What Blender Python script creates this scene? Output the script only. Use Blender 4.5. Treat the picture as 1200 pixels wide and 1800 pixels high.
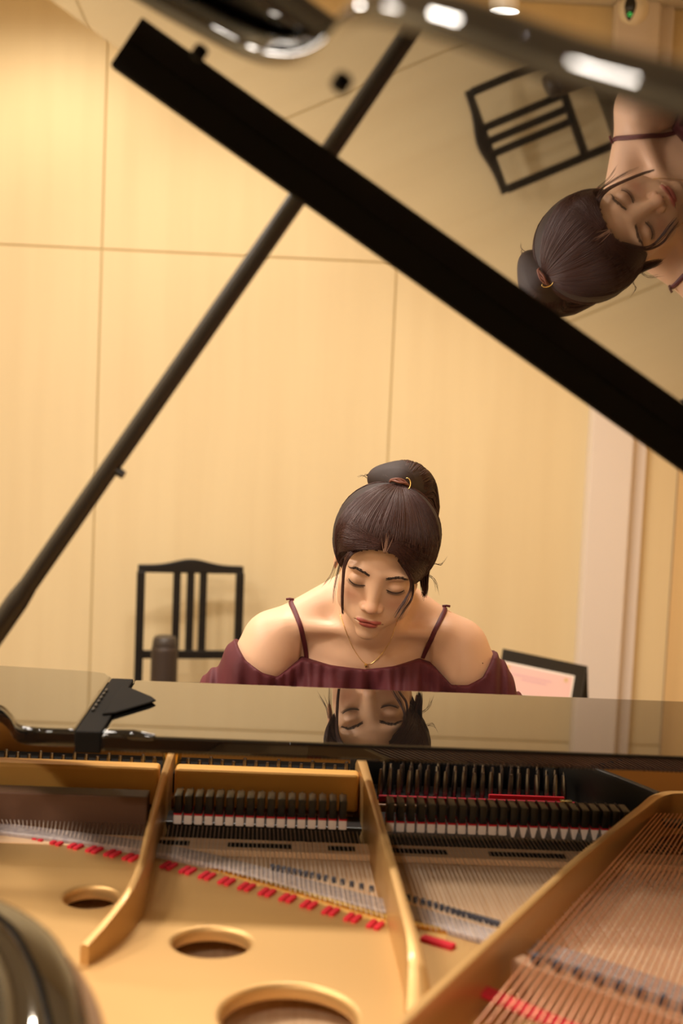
import bpy, bmesh, math, random
import numpy as np
from mathutils import Vector, Matrix
random.seed(7); rng = np.random.default_rng(7)
for o in list(bpy.data.objects): bpy.data.objects.remove(o)
SC = bpy.context.scene; COL = SC.collection
# ------------------------------------------------------------------ camera
YAW, PITCH, ROLL = map(math.radians, (1.589, 4.863, 2.55))
CAM = np.array([0, 0, 1.412]); FPX = 2400.
_f = np.array([math.sin(YAW)*math.cos(PITCH), math.cos(YAW)*math.cos(PITCH), -math.sin(PITCH)])
_r = np.array([math.cos(YAW), -math.sin(YAW), 0.]); _u = np.cross(_r, _f)
_r, _u = math.cos(ROLL)*_r+math.sin(ROLL)*_u, -math.sin(ROLL)*_r+math.cos(ROLL)*_u
cd = bpy.data.cameras.new('camera'); cam = bpy.data.objects.new('camera', cd); COL.objects.link(cam)
cam.matrix_world = Matrix(((_r[0], _u[0], -_f[0], CAM[0]), (_r[1], _u[1], -_f[1], CAM[1]), (_r[2], _u[2], -_f[2], CAM[2]), (0, 0, 0, 1)))
cd.sensor_fit = 'VERTICAL'; cd.sensor_height = 36; cd.sensor_width = 24; cd.lens = 48; cd.clip_start = .02
cd.dof.use_dof = True; cd.dof.focus_distance = 2.27; cd.dof.aperture_fstop = 3.6
SC.camera = cam
# ------------------------------------------------------------------ light, exposure
SC.view_settings.view_transform = 'Standard'; SC.view_settings.look = 'None'
SC.view_settings.exposure = -0.27; SC.view_settings.gamma = 1
w = bpy.data.worlds.new('room_air'); SC.world = w; w.use_nodes = True
w.node_tree.nodes['Background'].inputs[0].default_value = (1, .80, .58, 1)
w.node_tree.nodes['Background'].inputs[1].default_value = 0.25
FLOOR, CEIL, WALL = -.05, 2.95, 5.37
def area(name, loc, sx, sy, power, col=(1, .86, .68), rot=(0, 0, 0), spread=180):
    l = bpy.data.lights.new(name, 'AREA'); l.shape = 'RECTANGLE'; l.size = sx; l.size_y = sy; l.energy = power; l.color = col
    l.spread = math.radians(spread)
    o = bpy.data.objects.new(name, l); o.location = loc; o.rotation_euler = rot; COL.objects.link(o); return o
PANELS = [(-1.02, .50, .07), (-.40, .55, .10), (.60, .55, .14), (-1.3, 3.0, .56), (-.1, 3.0, .56), (-1.48, 1.0, .40), (-1.95, 1.9, .40), (-.9, -1.3, .24), (.1, -1.3, .24), (.9, -1.3, .24)]  # bent-side and keyboard-end panels are added to light the piano's inside
for x, y, q_ in PANELS:
    area('panel_light', (x, y, CEIL-.035), q_, q_ if q_ < .5 else .28, (38 if x < -.5 else 12) if y < 0 else 7 if q_ < .2 else 34 if x < -1.5 else 60 if x < -1.4 else 34 if x < -1 else 46, (1, .90, .79))
for x, y, p in ((-1.05, 4.75, 9), (-.25, 4.75, 7), (.5, 4.4, 9)):
    l = bpy.data.lights.new('downlight_lamp', 'SPOT'); l.energy = p*4; l.spot_size = math.radians(160 if x < -1 else 110); l.spot_blend = .7; l.color = (1, .85, .64); l.shadow_soft_size = .04
    o = bpy.data.objects.new('downlight_lamp', l); o.location = (x, y, 2.6 if x > .4 else CEIL-.03); COL.objects.link(o)

# ------------------------------------------------------------------ materials
def mat(name, col, rough=.5, metal=0, coat=0, ior=1.5, noise=None, bump=None, sss=0, emit=0, coat_ior=1.5, aniso=0):
    m = bpy.data.materials.new(name); m.use_nodes = True; nt = m.node_tree; b = nt.nodes['Principled BSDF']; L = nt.links
    b.inputs['Base Color'].default_value = (*col, 1); b.inputs['Roughness'].default_value = rough; b.inputs['Metallic'].default_value = metal
    b.inputs['Coat Weight'].default_value = coat; b.inputs['Coat Roughness'].default_value = .01; b.inputs['Coat IOR'].default_value = coat_ior
    b.inputs['IOR'].default_value = ior; b.inputs['Anisotropic'].default_value = aniso
    if sss: b.inputs['Subsurface Weight'].default_value = sss; b.inputs['Subsurface Radius'].default_value = (.012, .005, .003); b.inputs['Subsurface Scale'].default_value = 1.0
    if emit: b.inputs['Emission Color'].default_value = (*col, 1); b.inputs['Emission Strength'].default_value = emit
    if noise or bump:
        tc = nt.nodes.new('ShaderNodeTexCoord'); mp = nt.nodes.new('ShaderNodeMapping'); L.new(tc.outputs['Object'], mp.inputs[0])
        nz = nt.nodes.new('ShaderNodeTexNoise'); L.new(mp.outputs[0], nz.inputs['Vector'])
    if noise:   # (scale xyz, second colour, detail)
        sc, c2 = noise; mp.inputs['Scale'].default_value = sc; nz.inputs['Scale'].default_value = 1; nz.inputs['Detail'].default_value = 5
        mx = nt.nodes.new('ShaderNodeMix'); mx.data_type = 'RGBA'; mx.inputs[6].default_value = (*col, 1); mx.inputs[7].default_value = (*c2, 1)
        cr = nt.nodes.new('ShaderNodeMapRange'); cr.inputs[1].default_value = .35; cr.inputs[2].default_value = .68
        L.new(nz.outputs[0], cr.inputs[0]); L.new(cr.outputs[0], mx.inputs[0]); L.new(mx.outputs[2], b.inputs['Base Color'])
    if bump:
        n2 = nt.nodes.new('ShaderNodeTexNoise'); n2.inputs['Scale'].default_value = bump[0]; L.new(tc.outputs['Object'], n2.inputs['Vector'])
        bp = nt.nodes.new('ShaderNodeBump'); bp.inputs['Strength'].default_value = bump[1]; bp.inputs['Distance'].default_value = bump[2]
        L.new(n2.outputs[0], bp.inputs['Height']); L.new(bp.outputs[0], b.inputs['Normal'])
    return m
M = {}
M['lacquer'] = mat('black_lacquer', (.006, .0055, .005), .03, coat=1, ior=1.25, coat_ior=1.45)
M['satin'] = mat('satin_black', (.008, .007, .006), .38)
M['matte'] = mat('matte_black', (.006, .005, .004), .85); M['matte'].node_tree.nodes['Principled BSDF'].inputs['Specular IOR Level'].default_value = .15
M['prop'] = mat('prop_black', (.012, .009, .007), .42, coat=.12)
M['wall'] = mat('maple_veneer', (.82, .68, .42), .55, noise=((9, 9, .55), (.775, .63, .38)))
M['groove'] = mat('veneer_joint', (.62, .49, .24), .7)
M['wallr'] = mat('amber_panel', (.80, .56, .28), .6, noise=((7, 7, .6), (.75, .52, .25)))
M['fabric'] = mat('white_fabric', (.80, .72, .66), .9, bump=(300, .2, .002))
M['ceil'] = mat('ceiling_white', (.8, .76, .68), .9, bump=(60, .1, .003))
M['floor'] = mat('floor_wood', (.16, .10, .06), .4, noise=((3, 40, 3), (.12, .07, .045)))
M['gold'] = mat('gold_plate', (.60, .37, .14), .45, metal=.6, coat=.12, bump=(160, .08, .0006))
M['golddark'] = mat('gold_lacquered_wood', (.30, .125, .022), .35, coat=.3)
M['capo'] = mat('lit_plate_gold', (1.0, .53, .12), .5, metal=.1, coat=.1)  # plate gold brightened in colour, standing in for light missing on the bar
M['brass'] = mat('brass', (.85, .62, .22), .22, metal=1)
M['spruce'] = mat('spruce_board', (.84, .60, .38), .5, coat=.1, noise=((160, 2, 5), (.74, .49, .28)))
M['beech'] = mat('beech_rail', (.80, .54, .32), .55, noise=((6, 90, 6), (.70, .45, .25)))
M['bridge'] = mat('bridge_maple', (.46, .38, .34), .5, noise=((150, 150, 60), (.30, .25, .25)))
M['steel'] = mat('steel_wire', (.74, .60, .48), .5, metal=.2)
M['pin'] = mat('tuning_pin_steel', (.25, .24, .24), .25, metal=1)
M['copper'] = mat('copper_winding', (.80, .42, .26), .33, metal=.9)
M['redfelt'] = mat('red_felt', (.62, .02, .035), .95)
M['redfeltd'] = mat('crimson_felt', (.30, .008, .02), .95)
M['whitefelt'] = mat('white_felt', (.95, .84, .78), .95)
M['greyfelt'] = mat('blue_grey_felt', (.07, .07, .09), .95)
M['chair'] = mat('chair_black', (.006, .005, .005), .35)
M['bottle'] = mat('bottle_brown', (.055, .040, .034), .45, metal=.3)
M['bottlecap'] = mat('bottle_lid', (.045, .035, .03), .4)
M['pink'] = mat('pink_sheet', (.88, .58, .55), .7)
M['paper'] = mat('white_paper', (.92, .86, .80), .7)
M['lilac'] = mat('lilac_print', (.70, .42, .52), .7)
M['goldink'] = mat('gold_print', (.72, .50, .25), .6)
M['white'] = mat('white_plastic', (.80, .74, .62), .35)
M['lens'] = mat('lens_black', (.005, .005, .005), .08)
M['green'] = mat('green_led', (.1, .9, .15), .5, emit=2)
M['lamp'] = mat('lamp_diffuser', (1, .95, .85), .5, emit=7)
M['panel'] = mat('panel_frame', (.8, .78, .74), .5)
M['hair'] = mat('dark_brown_hair', (.020, .0075, .006), .7)
M['hairs'] = mat('brown_hair_strand', (.036, .0125, .0095), .42, noise=((900, 900, 12), (.066, .024, .019)))
M['hairs'].node_tree.nodes['Principled BSDF'].inputs['Specular IOR Level'].default_value = .32
M['wine'] = mat('wine_cloth', (.105, .011, .019), .75, noise=((25, 25, 12), (.08, .008, .014)), bump=(700, .15, .001))
M['strap'] = mat('wine_strap', (.10, .010, .017), .6)
M['trouser'] = mat('black_trouser', (.012, .011, .012), .8)
M['shoe'] = mat('black_shoe', (.01, .009, .009), .3)
M['brow'] = mat('eyebrow_hair', (.035, .016, .010), .7)
M['tie'] = mat('brown_hair_tie', (.20, .07, .045), .6)
M['ivory'] = mat('white_key', (.8, .78, .72), .2, coat=.5)
M['mole'] = mat('mole', (.12, .05, .03), .7)
# skin: one material, the natural colour of lips, lids, cheeks carried by a mask
sk = mat('skin', (.74, .46, .30), .48, sss=.12); nt = sk.node_tree; b = nt.nodes['Principled BSDF']
at_ = nt.nodes.new('ShaderNodeVertexColor'); at_.layer_name = 'tint'
sep = nt.nodes.new('ShaderNodeSeparateColor'); nt.links.new(at_.outputs[0], sep.inputs[0])
prev = None
for ch, c2 in ((0, (.40, .085, .065)), (1, (.70, .33, .21)), (2, (.52, .27, .16))):
    mx = nt.nodes.new('ShaderNodeMix'); mx.data_type = 'RGBA'; mx.inputs[6].default_value = (.74, .46, .30, 1); mx.inputs[7].default_value = (*c2, 1)
    if prev: nt.links.new(prev, mx.inputs[6])
    nt.links.new(sep.outputs[ch], mx.inputs[0]); prev = mx.outputs[2]
nt.links.new(prev, b.inputs['Base Color']); M['skin'] = sk

# ------------------------------------------------------------------ helpers
def empty(name, loc, label=None, cat=None, group=None):
    o = bpy.data.objects.new(name, None); o.location = loc; COL.objects.link(o); o.empty_display_size = .05
    tag(o, label, cat, group); return o
def tag(o, label=None, cat=None, group=None, kind=None):
    for k, v in (('label', label), ('category', cat), ('group', group), ('kind', kind)):
        if v: o[k] = v
    return o
def rootloc(p):
    return Vector((0, 0, 0)) if p.parent is not None else p.location.copy()
def link(name, me, m, parent=None, smooth=False):
    me.name = name; o = bpy.data.objects.new(name, me)
    if m is not None: me.materials.append(m)
    if smooth is True: me.polygons.foreach_set('use_smooth', [True]*len(me.polygons))
    COL.objects.link(o)
    if parent is not None:
        o.parent = parent; o.matrix_parent_inverse = Matrix.Translation(-rootloc(parent))
    if smooth == 'auto':
        me.polygons.foreach_set('use_smooth', [True]*len(me.polygons))
        me.set_sharp_from_angle(angle=math.radians(35))
        for p in me.polygons:      # broad flat faces stay truly flat mirrors
            if p.area > 4e-4: p.use_smooth = False
    return o
def pm(name, V, F, m, parent=None, smooth=False):
    me = bpy.data.meshes.new(name); me.from_pydata([tuple(v) for v in V], [], F); me.validate(); me.update()
    return link(name, me, m, parent, smooth)
class MB:
    def __init__(s): s.bm = bmesh.new()
    def box(s, x0, x1, y0, y1, z0, z1, T=None, bev=0, seg=2):
        b2 = bmesh.new(); bmesh.ops.create_cube(b2, size=1)
        for v in b2.verts: v.co = Vector((x0+(v.co.x+.5)*(x1-x0), y0+(v.co.y+.5)*(y1-y0), z0+(v.co.z+.5)*(z1-z0)))
        if bev: bmesh.ops.bevel(b2, geom=b2.edges[:], offset=bev, segments=seg, profile=.6, affect='EDGES')
        s.merge(b2, T); return s
    def merge(s, b2, T=None):
        if T is not None:
            bmesh.ops.transform(b2, matrix=T, verts=b2.verts[:])
            if T.determinant() < 0: bmesh.ops.reverse_faces(b2, faces=b2.faces[:])
        me = bpy.data.meshes.new('t'); b2.to_mesh(me); b2.free(); s.bm.from_mesh(me); bpy.data.meshes.remove(me)
    def lathe(s, prof, c=(0, 0, 0), n=32, T=None):
        b2 = bmesh.new(); rings = []
        for r, z in prof:
            rings.append([b2.verts.new((c[0]+r*math.cos(2*math.pi*i/n), c[1]+r*math.sin(2*math.pi*i/n), c[2]+z)) for i in range(n)] if r > 1e-6 else [b2.verts.new((c[0], c[1], c[2]+z))])
        for a, b in zip(rings, rings[1:]):
            for i in range(n):
                j = (i+1) % n
                if len(a) == 1 and len(b) == 1: continue
                if len(a) == 1: b2.faces.new((a[0], b[j], b[i]))
                elif len(b) == 1: b2.faces.new((a[i], a[j], b[0]))
                else: b2.faces.new((a[i], a[j], b[j], b[i]))
        bmesh.ops.recalc_face_normals(b2, faces=b2.faces[:]); s.merge(b2, T); return s
    def prism(s, poly, z0, z1, bev=0, T=None, seg=3):
        b2 = bmesh.new(); lo = [b2.verts.new((x, y, z0)) for x, y in poly]; hi = [b2.verts.new((x, y, z1)) for x, y in poly]
        n = len(poly); ed = []
        b2.faces.new(lo[::-1]); b2.faces.new(hi)
        for i in range(n): b2.faces.new((lo[i], lo[(i+1) % n], hi[(i+1) % n], hi[i]))
        bmesh.ops.recalc_face_normals(b2, faces=b2.faces[:])
        if bev:
            e = [e for e in b2.edges if abs(e.verts[0].co.z-e.verts[1].co.z) < 1e-7]
            bmesh.ops.bevel(b2, geom=e, offset=bev, segments=seg, profile=.5, affect='EDGES')
        s.merge(b2, T); return s
    def tube(s, pts, r, n=10, T=None):
        V, F = tubes([pts], r, n); b2 = bmesh.new(); vs = [b2.verts.new(v) for v in V]
        for f in F: b2.faces.new([vs[i] for i in f])
        s.merge(b2, T); return s
    def build(s, name, m, parent=None, smooth='auto'):
        me = bpy.data.meshes.new(name); s.bm.to_mesh(me); s.bm.free(); return link(name, me, m, parent, smooth)
def tubes(paths, r, n=4, taper=None):
    """many round-section tubes as vertices and faces; r scalar or per-point list"""
    V = []; F = []
    for pts in paths:
        P = np.array(pts, float); k = len(P); t = np.gradient(P, axis=0); t /= np.linalg.norm(t, axis=1)[:, None]+1e-12
        ref = np.array([0, 0, 1.]) if abs(t[0][2]) < .9 else np.array([1., 0, 0])
        a = np.cross(t, ref); a /= np.linalg.norm(a, axis=1)[:, None]+1e-12; b = np.cross(t, a)
        rr = np.full(k, r) if np.isscalar(r) else np.array(r, float)
        if taper: rr = rr*np.interp(np.linspace(0, 1, k), [0, taper, 1], [1, 1, .15])
        base = len(V)
        for i in range(k):
            for j in range(n):
                an = 2*math.pi*j/n; V.append(P[i]+rr[i]*(math.cos(an)*a[i]+math.sin(an)*b[i]))
        for i in range(k-1):
            for j in range(n): F.append((base+i*n+j, base+i*n+(j+1) % n, base+(i+1)*n+(j+1) % n, base+(i+1)*n+j))
        F.append(tuple(base+j for j in range(n))[::-1]); F.append(tuple(base+(k-1)*n+j for j in range(n)))
    return V, F
def ray(px, py): return _f+_r*(px-600)/FPX-_u*(py-900)/FPX
def ony(px, py, y): d = ray(px, py); return CAM+d*y/d[1]
def onz(px, py, z): d = ray(px, py); return CAM+d*(z-CAM[2])/d[2]
def smooth_line(pts, n=8, closed=False):
    """Catmull-Rom through points"""
    P = [np.array(p, float) for p in pts]; out = []; m = len(P); rngi = range(m if closed else m-1)
    for i in rngi:
        p0 = P[(i-1) % m] if closed or i > 0 else 2*P[0]-P[1]; p1 = P[i]; p2 = P[(i+1) % m]; p3 = P[(i+2) % m] if closed or i < m-2 else 2*P[-1]-P[-2]
        for j in range(n):
            t = j/n; out.append(.5*((2*p1)+(-p0+p2)*t+(2*p0-5*p1+4*p2-p3)*t*t+(-p0+3*p1-3*p2+p3)*t**3))
    if not closed: out.append(P[-1])
    return out
def filled(name, loops, z0, z1, bev, m, parent):
    """flat shape with holes, rounded edges"""
    cu = bpy.data.curves.new(name, 'CURVE'); cu.dimensions = '2D'; cu.fill_mode = 'BOTH'
    cu.extrude = max((z1-z0)/2-bev, 1e-4); cu.bevel_depth = bev; cu.bevel_resolution = 3; cu.offset = -bev
    for lp in loops:
        sp = cu.splines.new('POLY'); sp.points.add(len(lp)-1); sp.use_cyclic_u = True
        for p, q in zip(sp.points, lp): p.co = (q[0], q[1], 0, 1)
    t = bpy.data.objects.new('t', cu); COL.objects.link(t); t.location.z = (z0+z1)/2
    bpy.context.view_layer.update()
    me = bpy.data.meshes.new_from_object(t.evaluated_get(bpy.context.evaluated_depsgraph_get()))
    me.transform(Matrix.Translation((0, 0, (z0+z1)/2))); bpy.data.objects.remove(t)
    return link(name, me, m, parent, 'auto')
def struct(o): o['kind'] = 'structure'; return o

# ------------------------------------------------------------------ room
XL, XR, YB = -2.6, 1.475, -2.6
struct(MB().box(XL-.1, XR+.1, YB-.1, WALL+.1, FLOOR-.1, FLOOR).build('floor', M['floor']))
struct(MB().box(XL-.1, XR+.1, YB-.1, WALL+.1, CEIL, CEIL+.1).build('ceiling', M['ceil']))
xs = [XL, -.835, .335, 1.10]
xs = [XL, -1.98, -.822, .322, XR]
zsn = [FLOOR, 1.935, CEIL]
wb = MB()
g = .003
for a, b2 in zip(xs, xs[1:]):
    for c, d in zip(zsn, zsn[1:]): wb.box(a+g, b2-g, WALL, WALL+.02, c+g, d-g, bev=.0015, seg=1)
wbo = struct(wb.build('wall_back', M['wall']))
struct(MB().box(XL, XR, WALL+.008, WALL+.08, FLOOR, CEIL).build('wall_backing', M['groove']))
struct(MB().box(XR, XR+.1, YB, WALL, FLOOR, CEIL).build('wall_right', M['wallr']))
struct(MB().box(XL-.1, XL, YB, WALL, FLOOR, CEIL).build('wall_left', M['wall']))
struct(MB().box(XL, XR, YB-.1, YB, FLOOR, CEIL).build('wall_front', M['wall']))
struct(MB().box(1.105, 1.27, WALL-.09, WALL-.001, FLOOR+.1, CEIL-.001, bev=.006).build('trim_1', M['fabric']))
struct(MB().box(1.272, 1.335, WALL-.04, WALL-.001, FLOOR+.1, CEIL-.001, bev=.004).build('trim_2', M['fabric']))
struct(MB().box(XL+.001, XR-.001, WALL-.015, WALL-.001, FLOOR, FLOOR+.09, bev=.003).build('baseboard_back', M['satin']))
# ceiling luminaires
for i, (x, y, q_) in enumerate(PANELS):
    where = ['leftmost over the piano tail', 'in the middle over the piano tail', 'rightmost over the piano tail', 'to the left of the pianist', 'above the pianist', 'added beside the bent side to light the piano inside', 'added beside the keyboard end to light the piano inside', 'farthest back on the left', 'farthest back in the middle', 'farthest back on the right'][i]
    t = empty('ceiling_light', (x, y, CEIL), ('large ' if q_ > .5 else 'small ')+'white ceiling light panel '+where, 'ceiling light', 'rectangular ceiling light panels')
    mb = MB()
    for s in (-1, 1):
        a_ = q_/2+.02; b_ = (q_ if q_ < .5 else .28)/2+.018
        mb.box(x+s*a_-.012, x+s*a_+.012, y-b_-.01, y+b_+.01, CEIL-.03, CEIL-.0005); mb.box(x-a_-.01, x+a_+.01, y+s*b_-.012, y+s*b_+.012, CEIL-.03, CEIL-.0005)
    mb.box(x-a_, x+a_, y-b_, y+b_, CEIL-.012, CEIL-.001); mb.build('light_frame', M['panel'], t)
# hanging cylinder downlight
c = ony(885, 22, 4.4)
t = empty('downlight', (c[0], c[1], c[2]), 'white cylindrical downlight glowing under the ceiling above the lid', 'ceiling light')
MB().lathe([(.0, .004), (.044, .004), (.046, 0), (.0495, 0), (.0495, .03), (.0495, CEIL-c[2]-.001), (0, CEIL-c[2]-.001)], c, 40).build('housing', M['white'], t)
MB().lathe([(.0, -.001), (.0445, -.001), (.0445, .003), (0, .003)], c, 40).build('diffuser', M['lamp'], t)
# two recessed wall washers out of frame at the left, the source of the bright scallop
for k, x in enumerate((-1.05, -.25)):
    t = empty('recessed_downlight', (x, 4.75, CEIL), 'small round recessed downlight near the wall, %s one' % ('left' if k == 0 else 'middle'), 'ceiling light', 'recessed downlights')
    MB().lathe([(.036, -.001), (.036, -.008), (.055, -.008), (.056, -.001)], (x, 4.75, CEIL), 32).build('trim_ring', M['white'], t)
# dome camera
c = ony(1113, 17, 5.0); c = np.array([c[0], c[1], c[2]])
t = empty('security_camera', tuple(c), 'white round dome camera with black crescent lens hanging from ceiling by pillar', 'camera')
MB().lathe([(0, -.053)]+[(.053*math.sin(a), -.053*math.cos(a)) for a in np.linspace(.15, math.pi-.15, 18)]+[(0, .053)], c, 32).build('shell', M['white'], t)
MB().lathe([(.03, .045), (.03, CEIL-c[2]-.001), (.045, CEIL-c[2]-.001)], c, 24).build('ceiling_mount', M['white'], t)
rr = .0545; V = []; F = []; n = 16; m_ = 6
for i in range(n+1):
    el = math.radians(-58+i*116/n)
    hw = math.radians(23)*math.cos(math.radians(-58+i*116/n)*1.45)**.6 if abs(-58+i*116/n) < 60 else 0
    ccx = math.radians(-90-38+12*math.cos(el*1.5))
    for j in range(m_+1):
        az = ccx+hw*(j/m_*2-1); V.append(c+rr*np.array([math.cos(az)*math.cos(el), math.sin(az)*math.cos(el), math.sin(el)]))
for i in range(n):
    for j in range(m_): F.append((i*(m_+1)+j, i*(m_+1)+j+1, (i+1)*(m_+1)+j+1, (i+1)*(m_+1)+j))
lens = pm('lens', V, F, M['lens'], t, True)
md = lens.modifiers.new('s', 'SOLIDIFY'); md.thickness = .003
MB().tube([c+.0565*np.array([math.cos(az)*math.cos(el), math.sin(az)*math.cos(el), math.sin(el)]) for az, el in [(-2.02+.12*math.cos(a), -.55+.10*math.sin(a)) for a in np.linspace(0, 6.28, 14)]], .0006, 6).build('status_ring', M['green'], lens)

# ------------------------------------------------------------------ grand piano
P0 = (.22, 1.2, FLOOR)
piano = empty('grand_piano', P0, 'black polished grand piano with raised lid and gold iron plate, played by the woman', 'piano')
TH = math.radians(32.32); XH = .975; ZR = 1.0
LIDM = Matrix(((-math.cos(TH), 0, math.sin(TH), XH), (0, 1, 0, 0), (math.sin(TH), 0, math.cos(TH), ZR), (0, 0, 0, 1)))  # local (s, y, w up)
bent = [(1.50, 1.30), (1.455, 1.20), (1.38, 1.115), (1.295, 1.065), (1.225, 1.012), (1.19, .95), (1.165, .865), (1.14, .735), (1.099, .664), (1.039, .604), (.987, .541), (.90, .45), (.76, .355), (.58, .30), (.38, .29), (.18, .33), (.04, .40)]
bl = smooth_line(bent, 6)
lid_poly = [(0, .40), (0, 1.405)] + [(1.40, 1.405), (1.47, 1.40), (1.495, 1.385), (1.50, 1.36)] + [tuple(p) for p in bl]
# lid_poly runs hinge-front-left-bent-tail
lid = MB().prism(lid_poly, 0, .024, bev=.008, T=LIDM, seg=5).build('lid', M['lacquer'], piano)
MB().box(0.02, 1.372, 1.314, 1.332, -.0265, .0, T=LIDM, bev=.0008).build('lid_molding', M['matte'], lid)
flap = [(.0, .95), (.0, 1.40), (1.38, 1.40), (1.42, 1.38), (1.42, .97), (1.40, .95)]
MB().prism(flap, .0265, .048, bev=.008, T=LIDM).build('lid_flap', M['lacquer'], piano)
for s_, y_ in ((1.270, 1.117), (1.139, .883)):
    MB().lathe([(0, -.006), (.004, -.006), (.006, -.004), (.006, -.0003), (0, -.0003)], (s_, y_, 0), 16, T=LIDM).build('lid_bumper', M['matte'], lid)
# hinge
MB().tube([(XH+.004, .45, ZR-.001), (XH+.004, 1.4, ZR-.001)], .005, 10).build('lid_hinge', M['brass'], piano)
# prop stick
T_ = np.array([-.0075, 1.352, 1.6195]); B_ = ony(0, 1100, 1.46); dr = (T_-B_); dr /= np.linalg.norm(dr)
Pb = B_-dr*((B_[2]-.935)/dr[2]); mid = B_+dr*.055
up = MB(); up.tube([mid, T_-dr*.012, T_-dr*.003], [.0100, .0094, .006], 20); prop = up.build('lid_prop', M['prop'], piano)
lo = MB(); lo.tube([Pb, mid-dr*.02, mid], [.0130, .0122, .0104], 20).build('prop_sleeve', M['prop'], prop)
kp = B_+dr*.22; MB().tube([kp+np.array([.004, -.002, -.004]), kp+np.array([.0135, -.004, -.009])], [.005, .0045], 12).build('prop_catch', M['satin'], prop)
MB().lathe([(0, -.003), (.016, -.003), (.018, -.0003), (0, -.0003)], (1.1605, 1.354, 0), 20, T=LIDM).build('prop_cup', M['matte'], lid)
# rim (outer case): outline in plan is the lid's, closed
ox = [(XH-s, y) for s, y in bl]                      # from left treble side round to tail right
outer = [(XH-1.50, 2.30), (XH-1.50, 1.36)] + ox + [(XH, .46), (XH, 2.30)]
def offset_poly(poly, d):
    P = [np.array(p, float) for p in poly]; out = []; n = len(P)
    for i in range(n):
        if i == 0: t = P[1]-P[0]
        elif i == n-1: t = P[-1]-P[-2]
        else: t = P[i+1]-P[i-1]
        t /= np.linalg.norm(t); out.append((P[i][0]-t[1]*d, P[i][1]+t[0]*d))
    return out
outer = [(XH-1.50, 1.972), (XH-1.50, 1.95), (XH-1.50, 1.70), (XH-1.50, 1.45)] + ox + [(XH-.003, .46), (XH, .55), (XH, 1.0), (XH, 1.4), (XH, 1.8), (XH, 1.972)]
for x0 in (XH-1.494, XH-.066): MB().prism([(1.973, .66), (2.30, .66), (2.30, .80), (2.285, .82), (2.05, .84), (2.01, .86), (1.973, .93)], x0, x0+.060, bev=.006, T=Matrix(((0, 0, 1, 0), (1, 0, 0, 0), (0, 1, 0, 0), (0, 0, 0, 1)))).build('rim_arm', M['lacquer'], piano)
def offr(d):   # inner line of the case
    return offset_poly(outer, d)
def wallstrip(name, A, B, z0, z1, bev, m, parent):
    poly = A+B[::-1]
    return MB().prism(poly, z0, z1, bev=bev, seg=4).build(name, m, parent)
rim_prof = [(.006, .66), (.006, .985), (.008, .992), (.013, .997), (.022, .9982), (.050, .9982), (.0565, .997), (.062, .992), (.066, .982), (.066, .66)]
RV = [offr(d) for d, z in rim_prof]; V = []; F = []; nr = len(RV[0]); K = len(rim_prof)
for i in range(nr):
    for (d, z), ring in zip(rim_prof, RV): V.append((ring[i][0], ring[i][1], z))
for i in range(nr-1):
    for j in range(K): F.append((i*K+j, i*K+(j+1) % K, (i+1)*K+(j+1) % K, (i+1)*K+j))
F.append(tuple(range(K))[::-1]); F.append(tuple((nr-1)*K+j for j in range(K)))
me = bpy.data.meshes.new('r'); me.from_pydata(V, [], F); bm = bmesh.new(); bm.from_mesh(me); bmesh.ops.recalc_face_normals(bm, faces=bm.faces[:]); bm.to_mesh(me); bm.free()
ro = link('outer_rim', me, M['lacquer'], piano, True); me.set_sharp_from_angle(angle=math.radians(60))
wallstrip('inner_rim', offr(.0665), offr(.078), .70, ZR-.03, .002, M['golddark'], piano)
inn = offr(.0785)
# bottom/soundboard
MB().prism([p for p in inn if p[1] < 1.80]+[(inn[-1][0], 1.80), (inn[0][0], 1.80)][:0], .776, .786).build('soundboard', M['spruce'], piano)
MB().box(XH-1.43, XH-.07, 1.55, 2.29, .66, .70, bev=.002).build('keybed', M['satin'], piano)
sbp = [(-.455, 1.71), (-.455, 1.80), (-.30, 1.775), (-.14, 1.694), (.0, 1.602), (.12, 1.517), (.20, 1.478), (.292, 1.447), (.40, 1.30), (.60, 1.05), (.87, .90), (.87, 1.71)]
MB().prism(sbp, .8085, .8165).build('soundboard', M['spruce'], piano)  # second board, added and raised to clear the strut's shade
# iron plate: gold web with sound holes
def circ(cx, cy, rx, ry, n=40, tw=0): return [(cx+rx*math.cos(2*math.pi*i/n), cy+ry*math.sin(2*math.pi*i/n)) for i in range(n)]
rin = [p for p in offr(.080) if p[1] < 1.80 and p[0] < .12]
lip = [(.292, 1.437), (.20, 1.468), (.12, 1.507), (.0, 1.592), (-.14, 1.684), (-.30, 1.765), (rin[0][0], 1.80)]
plate_loop = rin+[(.105, 1.02)]+[(.175, 1.20), (.292, 1.437)][:]+[tuple(p) for p in smooth_line(lip, 5)[1:]]
plate_loop = [(a, b) for a, b in plate_loop]
filled('iron_plate', [plate_loop, circ(-.226, 1.538, .030, .034), circ(-.079, 1.42, .041, .039), circ(.006, 1.252, .064, .068)], .806, .824, .006, M['gold'], piano)
lip3 = [(x, y+.001, .8245) for x, y in lip[1:]]
MB().tube(smooth_line([(x+.0, y-.012, .825) for x, y in lip[1:]], 6), .0045, 10).build('plate_ridge', M['brass'], piano)
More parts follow.
